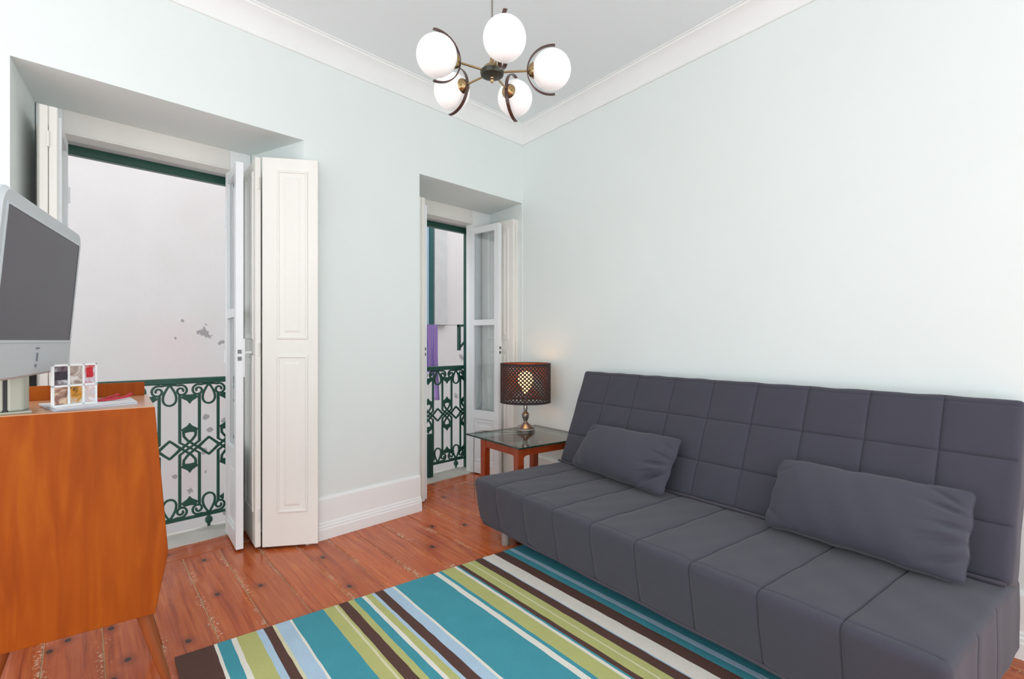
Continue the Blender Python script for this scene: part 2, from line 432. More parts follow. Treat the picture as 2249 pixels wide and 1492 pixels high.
for i in range(len(bounds)-1):
    a, b = bounds[i] + 0.0023, bounds[i+1] - 0.0023
    poly = [(a, -2.6), (b, -2.6), (b, 4.2), (a, 4.2)]
    poly = [((pnrm*q[0]+pdir*q[1]).x, (pnrm*q[0]+pdir*q[1]).y) for q in poly]
    poly = clip(poly, 0, 1, 3.247); poly = clip(poly, 0, -1, 1.75); poly = clip(poly, -1, 0, -X0)
    if poly: poly = clip(poly, RN.x, RN.y, RC + 0.04)
    if len(poly) < 3: continue
    mid = (bounds[i]+bounds[i+1])/2
    loc = pnrm*mid
    Rm = Matrix.Rotation(-PA, 4, 'Z')
    lp = []
    for q in poly:
        v = Rm @ (Vector((q[0], q[1], 0)) - loc); lp.append((v.x, v.y))
    o = MB().prism(lp, -0.02, 0.0).build('plank', M['plank'], fl, bevel=0.0012)
    o.location = loc; o.rotation_euler = (0, 0, PA)
for x0, x1 in ((0.20, 1.25), (2.28, 3.37)):   # header boards across the two window niches
    o = MB().box((-(3.25-3.45)/2*-1 - 0.0, 0, -0.02), (0.098, x1-x0, 0)).build('header_board', M['plank'], fl, bevel=0.0012)
    o.location = (x0, 3.352, 0); o.rotation_euler = (0, 0, -PI/2)

# unseen house front around the room, added to shade the opposite wall
w = MB(); w.box((-6, YW, ZC+0.15), (16, YO, 4.5)); w.box((3.62, YW+0.3, -4), (16, YO, ZC+0.15)); w.box((-6, YW+0.3, -4), (X0, YO, ZC+0.15)); w.box((X0, YW+0.3, -4), (3.62, YO, -0.2))
w.build('facade_light_block', M['pilaster'], kind='structure')

# stone thresholds, balcony slabs
for i, (x0, x1) in enumerate(((0.235, 1.22), (2.305, 3.355))):
    MB().box((x0, 3.452, -0.06), (x1, 3.72, 0.002)).build('threshold_stone', M['stone'], kind='structure', bevel=0.004)

# opposite building
ob = MB().box((-6, 7.0, -4.0), (16, 7.3, 5.9)).build('wall_opposite', M['opposite'], kind='structure')
MB().box((5.43, 6.93, 1.46), (5.70, 7.0, 5.9)).build('pilaster', M['pilaster'], ob, bevel=0.005)
tw = empty('window_3'); tw['kind'] = 'structure'
MB().box((5.33, 6.94, 1.46), (5.40, 7.0, 3.5)).build('window_jamb', M['teal_frame'], tw)
MB().box((4.55, 6.94, 1.46), (4.62, 7.0, 3.5)).build('window_jamb', M['teal_frame'], tw)
MB().box((4.62, 6.94, 3.43), (5.33, 7.0, 3.5)).build('window_head', M['teal_frame'], tw)
MB().box((4.50, 6.90, 1.40), (5.43, 7.0, 1.46)).build('window_sill', M['stone'], tw)
MB().box((4.62, 6.97, 1.46), (5.33, 6.995, 3.43)).build('pane', M['sky_glass'], tw)
MB().box((-5, YO, -4.1), (16, 7.3, -4.0)).build('street', M['street'], kind='structure')

# ------------------------------------------------------------------ french windows with folding shutters
def raised_panel(parent, x0, x1, z0, z1, y, sgn, mat):
    """moulded raised field on the face y of a leaf (local x-z plane), sgn = outward direction along y"""
    d = sgn
    rings = [(0, 0.0), (0.004, 0.006), (0.012, 0.007), (0.017, 0.002), (0.040, 0.001), (0.052, 0.0055)]
    vs = []; fs = []
    for ins, up in rings:
        for x, z in ((x0+ins, z0+ins), (x1-ins, z0+ins), (x1-ins, z1-ins), (x0+ins, z1-ins)): vs.append((x, y+d*up, z))
    n = len(rings)
    for i in range(n-1):
        for k in range(4): fs.append((i*4+k, i*4+(k+1) % 4, (i+1)*4+(k+1) % 4, (i+1)*4+k))
    fs.append(tuple((n-1)*4+k for k in range(4))); fs.append((3, 2, 1, 0))
    return MB().add(vs, fs).build('raised_panel', mat, parent)

def leaf_frame(root, h, f):
    o = empty('leaf_pivot')
    return o

def place(o, h, f, z=0.0):
    """local x from hinge h to free edge f"""
    ang = math.atan2(f[1]-h[1], f[0]-h[0]); o.location = (h[0], h[1], z); o.rotation_euler = (0, 0, ang)
    return math.hypot(f[0]-h[0], f[1]-h[1])

def door_leaf(root, h, f, outside, handle):
    W = math.hypot(f[0]-h[0], f[1]-h[1]); T = 0.019; z0, z1 = 0.012, 2.215
    m = MB()
    st = 0.052
    m.box((0, -T, z0), (st, T, z1)); m.box((W-st, -T, z0), (W, T, z1))
    for a, b in ((z0, 0.10), (0.50, 0.575), (1.335, 1.385), (z1-0.055, z1)): m.box((st, -T*0.92, a), (W-st, T*0.92, b))
    m.box((st, -0.006, 0.10), (W-st, 0.006, 0.50))
    o = m.build('door_leaf', M['doorwhite'], root); place(o, h, f)
    for a, b in ((0.575, 1.335), (1.385, z1-0.055)):
        MB().box((st, -0.002, a), (W-st, 0.002, b)).build('pane', M['glass'], o)
    for sg in (-1, 1): raised_panel(o, st+0.01, W-st-0.01, 0.115, 0.485, 0.006*sg, sg, M['doorwhite'])
    for z in (1.085, 1.125): MB().box((W-0.001, -0.010, z), (W+0.003, 0.010, z+0.022)).build('lock_plate', M['lock'], o)
    for z in (0.25, 1.1, 1.95): MB().lathe([(0.008, z-0.04), (0.008, z+0.04)], 10, Matrix.Translation((-0.004, -T*outside*-1, 0))).build('hinge', M['doorwhite'], o)
    if handle:
        s = -outside
        hm = MB(); hm.box((W-0.046, s*T, 0.99), (W-0.006, s*(T+0.010), 1.21)); hm.tube([(W-0.028, s*T, 1.13), (W-0.028, s*(T+0.045), 1.13)], 0.008)
        hm.tube([(W-0.028, s*(T+0.045), 1.13), (W-0.075, s*(T+0.048), 1.132), (W-0.13, s*(T+0.045), 1.128)], 0.008)
        hm.build('handle', M['doorwhite'], o, smooth=True)
    return o

def shutter_leaf(root, h, f, z0=0.015, z1=2.25, thick=0.03, panels=True, y_off=0.0):
    W = math.hypot(f[0]-h[0], f[1]-h[1]); T = thick/2
    o = MB().box((0, -T, z0), (W, T, z1)).build('shutter_leaf', M['shutter'], root, bevel=0.003)
    place(o, h, f)
    if panels:
        for sg in (-1, 1):
            for a, b in ((0.205, 1.115), (1.205, 2.18)): raised_panel(o, 0.078, W-0.055, a, b, T*sg, sg, M['shutter'])
    return o

def hinge(root, x, y, z): MB().lathe([(0.006, z-0.035), (0.006, z+0.035)], 10, Matrix.Translation((x, y, 0))).build('hinge', M['shutter'], root, smooth=True)

def french_window(name, xl, xr, xo0, xo1, jl, jr):
    """xl/xr clear opening, xo0/xo1 outer masonry opening, jl/jr inner ends of the reveals"""
    root = empty(name); root['kind'] = 'structure'
    m = MB()
    m.box((jl-0.004, 3.455, 0.0), (xl, 3.545, ZL)); m.box((xr, 3.455, 0.0), (jr+0.004, 3.545, ZL))
    m.build('door_frame', M['trim'], root, bevel=0.003)
    h = MB(); h.box((xl, 3.455, 2.262), (xr, 3.545, ZL)); h.box((xl, 3.445, 2.256), (xr, 3.56, 2.268))
    h.build('head_board', M['shutter'], root, bevel=0.002)
    MB().box((xo0, 3.545, 2.258), (xo1, YO, ZL)).build('outer_lintel', M['pilaster'], root)
    MB().box((xo0, 3.63, 2.208), (xo1, 3.675, 2.258)).build('green_head_rail', M['green'], root, bevel=0.003)
    return root

w1 = french_window('window_1', 0.325, 1.11, 0.30, 1.165, 0.228, 1.225)
door_leaf(w1, (0.328, 3.475), (0.268, 3.105), 1, False)
door_leaf(w1, (1.108, 3.475), (1.052, 3.125), -1, True)
shutter_leaf(w1, (0.250, 3.43), (0.224, 3.075)); shutter_leaf(w1, (0.283, 3.43), (0.256, 3.075), panels=False)
shutter_leaf(w1, (1.193, 3.42), (1.132, 3.069)); shutter_leaf(w1, (1.154, 3.060), (1.402, 2.885))
for z in (0.2, 1.15, 2.1): hinge(w1, 1.132, 3.066, z)
for z in (0.2, 1.15, 2.1): hinge(w1, 0.238, 3.072, z)

w2 = french_window('window_2', 2.36, 3.135, 2.30, 3.30, 2.30, 3.362)
door_leaf(w2, (2.362, 3.475), (2.335, 3.105), 1, False)
door_leaf(w2, (3.132, 3.475), (3.150, 3.120), -1, True)
shutter_leaf(w2, (2.318, 3.43), (2.250, 3.055)); shutter_leaf(w2, (2.352, 3.43), (2.284, 3.055), panels=False)
shutter_leaf(w2, (3.232, 3.42), (3.225, 3.02)); shutter_leaf(w2, (3.270, 3.42), (3.258, 3.02), panels=False)
for z in (0.2, 1.15, 2.1): hinge(w2, 3.243, 3.014, z)
MB().box((3.215, 3.63, 0.0), (3.285, 3.675, 2.208)).build('green_side_post', M['green'], w2, bevel=0.003)
MB().box((2.735, 3.585, 0.004), (2.79, 3.62, 0.38)).build('green_stub_post', M['green'], w2, bevel=0.003)

# ------------------------------------------------------------------ cast iron balcony railings
def spiral(cx, cz, r0, r1, a0, turns, n=26):
    return [(cx + (r0+(r1-r0)*k/n)*math.cos(a0+turns*2*PI*k/n), 0, cz + (r0+(r1-r0)*k/n)*math.sin(a0+turns*2*PI*k/n)) for k in range(n+1)]
BAR = (0.016, 0.012)
def bar(pts, fl=BAR, closed=False): return MB().tube(pts, 0, closed=closed, flat=fl, up=(0, 1, 0))
def teardrop(apex, s):
    pts = []
    for k in range(1, 28):
        a = 2*PI*k/28
        pts.append((0.046*math.sin(a)*math.sin(a/2), 0, apex - s*0.126*(1-math.cos(a))/2))
    return [(0, 0, apex)] + pts
def leafshape(z, s):
    poly = [(0, 0.046), (0.013, 0.028), (0.042, 0.010), (0.046, 0.002), (0.030, -0.016), (0, -0.012), (-0.030, -0.016), (-0.046, 0.002), (-0.042, 0.010), (-0.013, 0.028)]
    vs = [(p[0], -0.006, z+s*p[1]) for p in poly] + [(p[0], 0.006, z+s*p[1]) for p in poly]; n = len(poly)
    return MB().add(vs, [tuple(range(n)), tuple(reversed(range(n, 2*n)))] + [(i, (i+1) % n, n+(i+1) % n, n+i) for i in range(n)])
protos = None
P_ = 0.2165; ZM = 0.522
def rail_protos():
    q = P_/4
    d = {}
    d['baluster'] = [bar([(-q, 0, 0.862), (-q, 0, ZM+0.038), (q, 0, ZM-0.038), (q, 0, 0.150)]), bar([(q, 0, 0.862), (q, 0, ZM+0.038), (-q, 0, ZM-0.038), (-q, 0, 0.150)])]
    d['lattice_bar'] = [bar([(-sx*0.034, 0, ZM+sz*0.105), (-sx*0.032, 0, ZM+sz*0.075), (-sx*0.012, 0, ZM+sz*0.048), (sx*P_/2, 0, ZM-sz*0.055)], (0.014, 0.011)) for sx in (-1, 1) for sz in (-1, 1)]
    d['leaf'] = [leafshape(ZM+0.112, 1), leafshape(ZM-0.112, -1)]
    d['diamond_bar'] = [bar([(P_/2-0.058, 0, ZM), (P_/2, 0, ZM+sz*0.055), (P_/2+0.058, 0, ZM)], (0.014, 0.0105)) for sz in (-1, 1)]
    d['scroll'] = []
    for sx in (-1, 1):
        for zc, sz in ((0.885, 1), (0.128, -1)):
            pts = [(0.062, 0, 0.034), (0.042, 0, 0.038)] + spiral(0, 0, 0.037, 0.009, math.radians(65), 1.42)
            d['scroll'].append(bar([(sx*(0.047+p[0]), 0, zc+sz*p[2]) for p in pts], (0.012, 0.012)))
    d['teardrop'] = [bar([(P_/2+p[0], 0, p[2]) for p in teardrop(0.922, 1)], (0.012, 0.012), True), bar([(P_/2+p[0], 0, p[2]) for p in teardrop(0.090, -1)], (0.012, 0.012), True)]
    d['fleur'] = [leafshape(0.846, -1), leafshape(0.172, 1)]
    return {k: [m.build(k, M['railgreen']) for m in v] for k, v in d.items()}
def railing(label, x0, x1, fleur_x):
    global protos
    root = empty('balcony_railing', ((x0+x1)/2, 3.70, 0.0)); tag(root, label, 'railing', 'green balcony railings')
    cx = (x0+x1)/2
    t = MB(); t.box((x0-cx, -0.022, 0.928), (x1-cx, 0.022, 0.964)); t.build('top_rail', M['railgreen'], root, bevel=0.006, seg=2)
    b = MB(); b.box((x0-cx, -0.010, 0.072), (x1-cx, 0.010, 0.090)); b.build('bottom_rail', M['railgreen'], root, bevel=0.003)
    if protos is None: protos = rail_protos(); first = True
    else: first = False
    k0 = math.ceil((x0 - fleur_x)/P_ - 0.1); k1 = math.floor((x1 - fleur_x)/P_ + 0.1)
    for k in range(k0, k1+1):
        X = fleur_x + k*P_ - cx
        for name, lst in protos.items():
            for src in lst:
                if first and k == k0: o = src; o.parent = root
                else: o = link_copy(src, root)
                o.location = (X, 0, 0)
        if k % 2 == 0:
            f = MB().lathe([(0.008, 0.078), (0.010, 0.066), (0.020, 0.056), (0.023, 0.044), (0.020, 0.030), (0.010, 0.020), (0.008, 0.0)], 14).build('foot', M['railgreen'], root, smooth=True)
            f.location = (X+P_/2, 0, 0)
    return root
railing('green cast iron balcony railing outside the wide window beside the orange cabinet', 0.28, 1.20, 0.952)
railing('green cast iron balcony railing outside the narrow window behind the lamp table', 2.28, 3.32, 3.036)

# laundry outside the second window
lb = empty('laundry_bracket', (3.354, YO, 1.1)); tag(lb, 'dark green triangular laundry bracket outside the narrow window', 'bracket')
MB().box((-0.012, 0, 0.235), (0.012, 0.235, 0.258)).build('arm', M['green'], lb)
MB().box((-0.012, 0.205, 0.0), (0.012, 0.235, 0.258)).build('upright', M['green'], lb)
MB().tube([(0, 0.225, 0.012), (0, 0.0, 0.20)], 0.011, 6).build('brace', M['green'], lb)
tag(MB().tube([(2.20, 3.90, 1.352), (2.8, 3.90, 1.342), (3.354, 3.90, 1.354)], 0.0025, 6).build('clothes_line', M['cord']), 'thin laundry line strung outside the narrow window', 'line')
def purple():
    m, nt, N, L, b = nmat('striped_purple_cotton')
    tc = N.new('ShaderNodeTexCoord'); wv = N.new('ShaderNodeTexWave'); wv.inputs['Scale'].default_value = 9; wv.inputs['Distortion'].default_value = 1.5
    L.new(tc.outputs['Object'], wv.inputs['Vector'])
    r = ramp(N, [(0.2, (150, 124, 206)), (0.55, (196, 180, 234)), (0.85, (176, 132, 200))]); L.new(wv.outputs['Fac'], r.inputs[0])
    L.new(r.outputs[0], b.inputs['Base Color']); b.inputs['Roughness'].default_value = 0.9
    return m
cloth = MB(); nx, nz = 30, 16; vs = []; fs = []
for j in range(nz+1):
    t = j/nz
    for i in range(nx+1):
        s = i/nx
        x = 2.80 + 0.29*s; fold = 0.022*math.sin(s*26+0.6*t) * (0.5+0.5*t) + 0.012*math.sin(s*11+2)
        zb = 0.96 if s < 0.55 else (0.90 if s < 0.8 else 0.63)
        zt = 1.353
        x = x + (0.012*t*math.sin(s*9) if True else 0) + 0.02*t*(s-0.5)
        vs.append((x, 3.905 + fold*(0.3+t), zt + (zb-zt)*t))
for j in range(nz):
    for i in range(nx): fs.append((j*(nx+1)+i, j*(nx+1)+i+1, (j+1)*(nx+1)+i+1, (j+1)*(nx+1)+i))
cloth.add(vs, fs); co = cloth.build('laundry_cloth', purple(), smooth=True, angle=80)
sol = co.modifiers.new('thickness', 'SOLIDIFY'); sol.thickness = 0.004
tag(co, 'purple striped cloth hanging on the laundry line outside', 'laundry')

# ------------------------------------------------------------------ rug
RUGC = {'b': (92, 68, 62), 'w': (228, 224, 214), 't': (74, 150, 164), 'l': (182, 184, 120), 'u': (174, 199, 218), 'c': (212, 208, 174)}
order = list('btlubcwt')
stripes = [('b', 0.128), ('w', 0.139), ('t', 0.187), ('w', 0.206), ('l', 0.279), ('u', 0.305), ('b', 0.339), ('c', 0.352), ('u', 0.408), ('w', 0.417), ('t', 0.549), ('l', 0.597), ('c', 0.607), ('l', 0.617),
           ('b', 0.66), ('l', 0.688), ('t', 0.725), ('w', 0.743), ('l', 0.773), ('u', 0.788), ('b', 0.831), ('u', 0.878), ('w', 0.890), ('t', 1.105), ('w', 1.133), ('t', 1.152), ('l', 1.225), ('w', 1.240), ('t', 1.250),
           ('b', 1.275), ('l', 1.316), ('c', 1.324), ('l', 1.358), ('b', 1.406), ('u', 1.412), ('w', 1.488), ('b', 1.55), ('t', 1.591), ('u', 1.62), ('t', 1.80), ('b', 1.86), ('l', 1.90), ('b', 1.96)]
keys = list(RUGC)
me = bpy.data.meshes.new('striped_rug'); vs = []; fs = []; mi = []
RL = 1.75; TH = 0.012; NY = 36
xs = [0.0] + [s[1] for s in stripes]
for i, x in enumerate(xs):
    for j in range(NY+1):
        wob = 0 if i in (0, len(xs)-1) else random.uniform(-0.0012, 0.0012)
        vs.append((x + wob, -RL*j/NY, TH))
for i, (k, _) in enumerate(stripes):
    for j in range(NY):
        a = i*(NY+1)+j; fs.append((a, a+1, a+NY+2, a+NY+1)); mi.append(keys.index(k))
# edges
def skirt(seq, k):
    base = len(vs)
    for q in seq: vs.append((vs[q][0], vs[q][1], 0.001))
    for n in range(len(seq)-1): fs.append((seq[n], seq[n+1], base+n+1, base+n)); mi.append(keys.index(k))
skirt([j for j in range(NY+1)], 'b'); skirt([(len(xs)-1)*(NY+1)+j for j in range(NY+1)], 'b')
for i, (k, _) in enumerate(stripes):
    skirt([i*(NY+1), (i+1)*(NY+1)], 'b'); skirt([i*(NY+1)+NY, (i+1)*(NY+1)+NY], 'b')
me.from_pydata(vs, [], fs)
for k in keys: me.materials.append(rug_mat('rug_pile_' + k, RUGC[k]))
bm = bmesh.new(); bm.from_mesh(me); bmesh.ops.recalc_face_normals(bm, faces=bm.faces); bm.to_mesh(me); bm.free()
for p, k in zip(me.polygons, mi): p.material_index = k
rug = bpy.data.objects.new('striped_rug', me); COL.objects.link(rug)
rug.location = (0.527, 2.238, 0.0); rug.rotation_euler = (0, 0, math.radians(-8.1))
tag(rug, 'low pile rug striped in teal, lime, brown, cream and pale blue', 'rug')

# ------------------------------------------------------------------ sofa bed
def rbox(lo, hi, r, step, disp, shape=None, extra=((), (), ())):
    """rounded box grid with a displacement along the surface normal"""
    lo = Vector(lo); hi = Vector(hi); mb = MB()
    dim = hi-lo
    def axis(n):
        k = max(2, int(round(dim[n]/step)))
        c = [lo[n]+dim[n]*i/k for i in range(k+1)]
        for e in extra[n]:
            c = [x for x in c if abs(x-e) > 0.009 or x in (lo[n], hi[n])] + [e-0.0045, e, e+0.0045]
        return sorted(c)
    for ax in range(3):
        a, b = (ax+1) % 3, (ax+2) % 3
        ca, cb = axis(a), axis(b); na, nb = len(ca)-1, len(cb)-1
        for side in (0, 1):
            vs = []; fs = []
            for i in range(na+1):
                for j in range(nb+1):
                    p = Vector((0, 0, 0)); p[ax] = hi[ax] if side else lo[ax]
                    p[a] = ca[i]; p[b] = cb[j]
                    q = Vector([min(max(p[k], lo[k]+r), hi[k]-r) for k in range(3)])
                    d = p-q; n = d.normalized()
                    p2 = q + n*r
                    p2 = p2 + n*disp(p2, n)
                    if shape: p2 = shape(p2)
                    vs.append(p2)
            for i in range(na):
                for j in range(nb):
                    f = (i*(nb+1)+j, i*(nb+1)+j+1, (i+1)*(nb+1)+j+1, (i+1)*(nb+1)+j)
                    fs.append(f if not side else f[::-1])
            mb.add(vs, fs)
    return mb
def pinch(d, depth=0.011, wd=0.010): return -depth*max(0.0, 1-abs(d)/0.0045) - 0.0025*math.exp(-(d/0.02)**2)
def puff(x, a, b, h):
    t = (x-a)/(b-a); return h*(4*t*(1-t)) if 0 < t < 1 else 0
sofa = empty('sofa_bed', tuple(R_ORG), RB); tag(sofa, 'charcoal grey quilted fold-down sofa bed against the pale wall', 'sofa')
S0, S1 = 0.375, 2.615
seat_seams = [0.628, 0.876, 1.133, 1.39, 1.645, 1.90, 2.14, 2.39]
edges_s = [S0] + seat_seams + [S1]
def wr(p, s=1.0): return s*0.5*(0.0022*math.sin(p[0]*23+p[1]*31) + 0.0018*math.sin(p[0]*41-p[1]*17+p[2]*29+1.3))
def seat_disp(p, n):
    v = wr(p)
    if n.z > 0.9: v += 0.6*pinch(p.y-1.020, 0.006)
    if n.z > 0.9: v += 0.8*pinch((p.x-S0-0.018)*0.7, 0.006)
    if abs(n.x) < 0.6:
        for s in seat_seams: v += pinch(p.x-s, 0.006)
        for a, b in zip(edges_s, edges_s[1:]): v += puff(p.x, a, b, 0.003)
        if n.z > 0.3 and n.y > 0.3: v += 0
    elif abs(n.x) > 0.85:
        for y in (0.55, 0.78): v += pinch(p.y-y, 0.006)
    return v
def seat_shape(p):
    # the cover leans back a little towards the floor at the front
    t = max(0.0, min(1.0, (p.y-0.8)/0.25)); p = p.copy()
    p.y -= 0.045*t*max(0, (0.37-p.z)/0.27)**1.4
    # seam along the front top edge
    d = abs((p.y-1.035)+(p.z-0.372)*0.6)
    if p.z > 0.34 and d < 0.03: p.z -= 0.003*math.exp(-(d/0.008)**2)
    return p
rbox((S0, 0.20, 0.105), (S1, 1.055, 0.375), 0.026, 0.0125, seat_disp, seat_shape, (seat_seams, (0.55, 0.78, 1.020), ())).build('seat', M['sofa'], sofa, smooth=True, angle=80)
# back: local frame tilted
back_cols = [0.604, 0.856, 1.108, 1.355, 1.60, 1.853, 2.122, 2.36]
tilt = math.atan2(0.24, 0.61)
def back_disp(p, n):
    v = wr(p)
    if n.y > 0.8:
        v += 0.6*pinch(p.z-0.628, 0.0055)
        for s in back_cols: v += pinch(p.x-s, 0.0055)
        for z in (0.428, 0.196): v += pinch(p.z-z, 0.0055)
        e = [S0]+back_cols+[S1]; ez = [0.03, 0.196, 0.428, 0.655]
        for a, b in zip(e, e[1:]):
            for c, d in zip(ez, ez[1:]):
                if a < p.x < b and c < p.z < d: v += 0.3*puff(p.x, a, b, 0.005)+0.7*puff(p.x, a, b, 1)*puff(p.z, c, d, 0.005)
    return v
def back_shape(p):
    # slab coordinates (x, y = thickness towards the room, z = along the slope) -> sofa frame
    y = p.y*math.cos(tilt) - p.z*math.sin(tilt); z = p.y*math.sin(tilt) + p.z*math.cos(tilt)
    return Vector((p.x, y+0.345, z+0.372))
bk = rbox((S0, -0.115, 0.0), (S1, 0.018, 0.655), 0.022, 0.0125, back_disp, back_shape, (back_cols, (), (0.628, 0.428, 0.196)))
bk.build('backrest', M['sofa'], sofa, smooth=True, angle=80)
MB().tube([(S0+0.01+(S1-S0-0.02)*k/40, 0.376+0.002*math.sin(k*1.7), 0.386) for k in range(41)], 0.0075, 8).build('piping', M['piping'], sofa, smooth=True)
MB().tube([(S0+0.02, 0.55, 0.108), (S0+0.01, 0.95, 0.108), (S0+0.03, 1.002, 0.108)] + [(S0+0.05+(S1-S0-0.1)*k/30, 1.006, 0.106+0.002*math.sin(k)) for k in range(31)] + [(S1-0.03, 1.002, 0.108), (S1-0.01, 0.95, 0.108), (S1-0.02, 0.55, 0.108)], 0.008, 8).build('piping', M['piping'], sofa, smooth=True)
for s, y in ((2.435, 0.945), (0.55, 0.945), (2.435, 0.30), (0.55, 0.30)):
    o = MB().lathe([(0.021, 0.0), (0.024, 0.004), (0.024, 0.13)], 18).build('leg', M['legmetal'], sofa, smooth=True); o.location = (s, y, 0.013 if s < 1 and y > 0.9 else 0.0)

# loose cushions
def cushion(name, label, bl, br, tr, tl, thick, folds, seed):
    """corners in the sofa frame; bulging pillow with pinched corners and creases"""
    rnd = random.Random(seed)
    C4 = [Vector(p) for p in (bl, br, tr, tl)]
    n = (C4[1]-C4[0]).cross(C4[3]-C4[0]).normalized()
    if n.y < 0: n = -n
    cen = sum(C4, Vector())/4
    NU, NV = 112, 60; mb = MB()
    def surf(u, v, sgn):
        # sides curve slightly inwards between the corners
        uu = u; vv = v
        p = C4[0]*(1-u)*(1-v) + C4[1]*u*(1-v) + C4[2]*u*v + C4[3]*(1-u)*v
        ew = (C4[1]-C4[0]).normalized(); eh = (C4[3]-C4[0]).normalized()
        p += ew*(0.006*math.sin(PI*v)*(1-2*u)*2*abs(u-0.5)) + eh*(0.004*math.sin(PI*u)*(1-2*v)*2*abs(v-0.5))
        k = (abs(2*u-1)**14) * (abs(2*v-1)**8)
        p += ew*(0.014*k*(1 if u < 0.5 else -1)) + eh*(0.010*k*(1 if v < 0.5 else -1))
        wob_ = 0.002*math.sin(u*17+seed*2.1)*abs(2*v-1)**4 + 0.0012*math.sin(u*37+seed)*abs(2*v-1)**6
        p += eh*wob_
        p += ew*(0.003*math.sin(v*19+seed)*abs(2*u-1)**6)
        b = max(0.0, math.sin(PI*u))**0.5 * max(0.0, math.sin(PI*min(1.0, v**0.8)))**0.6
        h = thick/2*b
        edge = min(u, 1-u)*3.2
        cre = 0
        for (cu, cv, ang, ln, am) in folds:
            du = (u-cu)*2.2; dv = v-cv
            a = du*math.cos(ang)+dv*math.sin(ang); c = -du*math.sin(ang)+dv*math.cos(ang)
            cre += 1.8*am*math.exp(-(c/0.03)**2)*math.exp(-(a/ln)**2)
        h += cre*min(1, b*1.8)
        h += 0.0015*math.sin(u*31+v*9+seed)*b
        return p + n*h*(1 if sgn > 0 else -0.22)
    for sgn in (1, -1):
        vs = [surf(i/NU, j/NV, sgn) for i in range(NU+1) for j in range(NV+1)]
        fs = []
        for i in range(NU):
            for j in range(NV):
                f = (i*(NV+1)+j, i*(NV+1)+j+1, (i+1)*(NV+1)+j+1, (i+1)*(NV+1)+j); fs.append(f if sgn < 0 else f[::-1])
        mb.add(vs, fs)
    root_loc = R_ORG
    o = mb.build(name, M['cushion'], smooth=True, angle=85)
    o.location = R_ORG; o.rotation_euler = (0, 0, RB)
    tag(o, label, 'cushion', 'grey cushions on the sofa bed')
    per = [surf(i/NU, 0, 1) for i in range(NU+1)] + [surf(1, j/NV, 1) for j in range(1, NV+1)] + [surf(1-i/NU, 1, 1) for i in range(1, NU+1)] + [surf(0, 1-j/NV, 1) for j in range(1, NV)]
    MB().tube(per, 0.0018, 6, closed=True).build('seam', M['cushion'], o, smooth=True)
    return o
fold1 = [(0.93, 0.30, 0.5, 0.22, -0.014), (0.90, 0.48, 0.15, 0.22, -0.012), (0.95, 0.62, -0.2, 0.2, -0.010), (0.86, 0.18, 0.7, 0.2, -0.012), (0.94, 0.80, -0.5, 0.14, -0.010), (0.9, 0.39, 0.3, 0.2, 0.008), (0.06, 0.2, -0.5, 0.14, -0.010), (0.07, 0.85, 0.5, 0.12, -0.007)]
fold2 = [(0.93, 0.72, -0.15, 0.22, -0.013), (0.95, 0.55, 0.1, 0.2, -0.012), (0.94, 0.38, 0.35, 0.2, -0.012), (0.93, 0.20, 0.5, 0.2, -0.012), (0.9, 0.86, -0.4, 0.2, -0.012), (0.04, 0.2, -0.5, 0.14, -0.010), (0.05, 0.8, 0.5, 0.14, -0.007), (0.93, 0.46, 0.2, 0.2, 0.007)]
cushion('cushion', 'small grey cushion on the sofa bed, nearer the lamp table', (2.425, 0.435, 0.398), (1.664, 0.50, 0.388), (1.656, 0.335, 0.672), (2.323, 0.335, 0.670), 0.18, fold1, 1)
cushion('cushion', 'long grey cushion on the sofa bed, at the end away from the lamp', (1.139, 0.495, 0.398), (0.457, 0.51, 0.388), (0.465, 0.335, 0.668), (1.138, 0.335, 0.668), 0.19, fold2, 2)

# ------------------------------------------------------------------ glass side table and lamp
tab = empty('side_table', tuple(R_ORG + RD*2.92 - RN*0.40), RB); tag(tab, 'square side table with glass top on red-brown wooden legs', 'table')
def tl(s, m): return (s-2.92, m-0.40)
a = tl(2.635, 0.02); b = tl(3.29, 0.69)
g = MB().box((a[0]+0.002, a[1]+0.002, 0.4905), (b[0]-0.002, b[1]-0.002, 0.5)).build('glass_top', M['tglass'], tab)
e = MB()
pts = [(a[0], a[1]), (b[0], a[1]), (b[0], b[1]), (a[0], b[1])]
inn = [(a[0]+0.003, a[1]+0.003), (b[0]-0.003, a[1]+0.003), (b[0]-0.003, b[1]-0.003), (a[0]+0.003, b[1]-0.003)]
vs = [(p[0], p[1], z) for z in (0.490, 0.5005) for p in pts] + [(p[0], p[1], z) for z in (0.490, 0.5005) for p in inn]
fs = []
for k in range(4):
    j = (k+1) % 4
    fs += [(k, j, 4+j, 4+k), (8+j, 8+k, 12+k, 12+j), (4+k, 4+j, 12+j, 12+k), (j, k, 8+k, 8+j)]
e.add(vs, fs).build('glass_edge', M['tedge'], g)
ls, lm = (2.725, 3.13), (0.165, 0.625); LW = 0.026
for s in ls:
    for m in lm:
        x, y = tl(s, m)
        MB().box((x-LW, y-LW, 0), (x+LW, y+LW, 0.489)).build('leg', M['tablewood'], tab, bevel=0.006, seg=2)
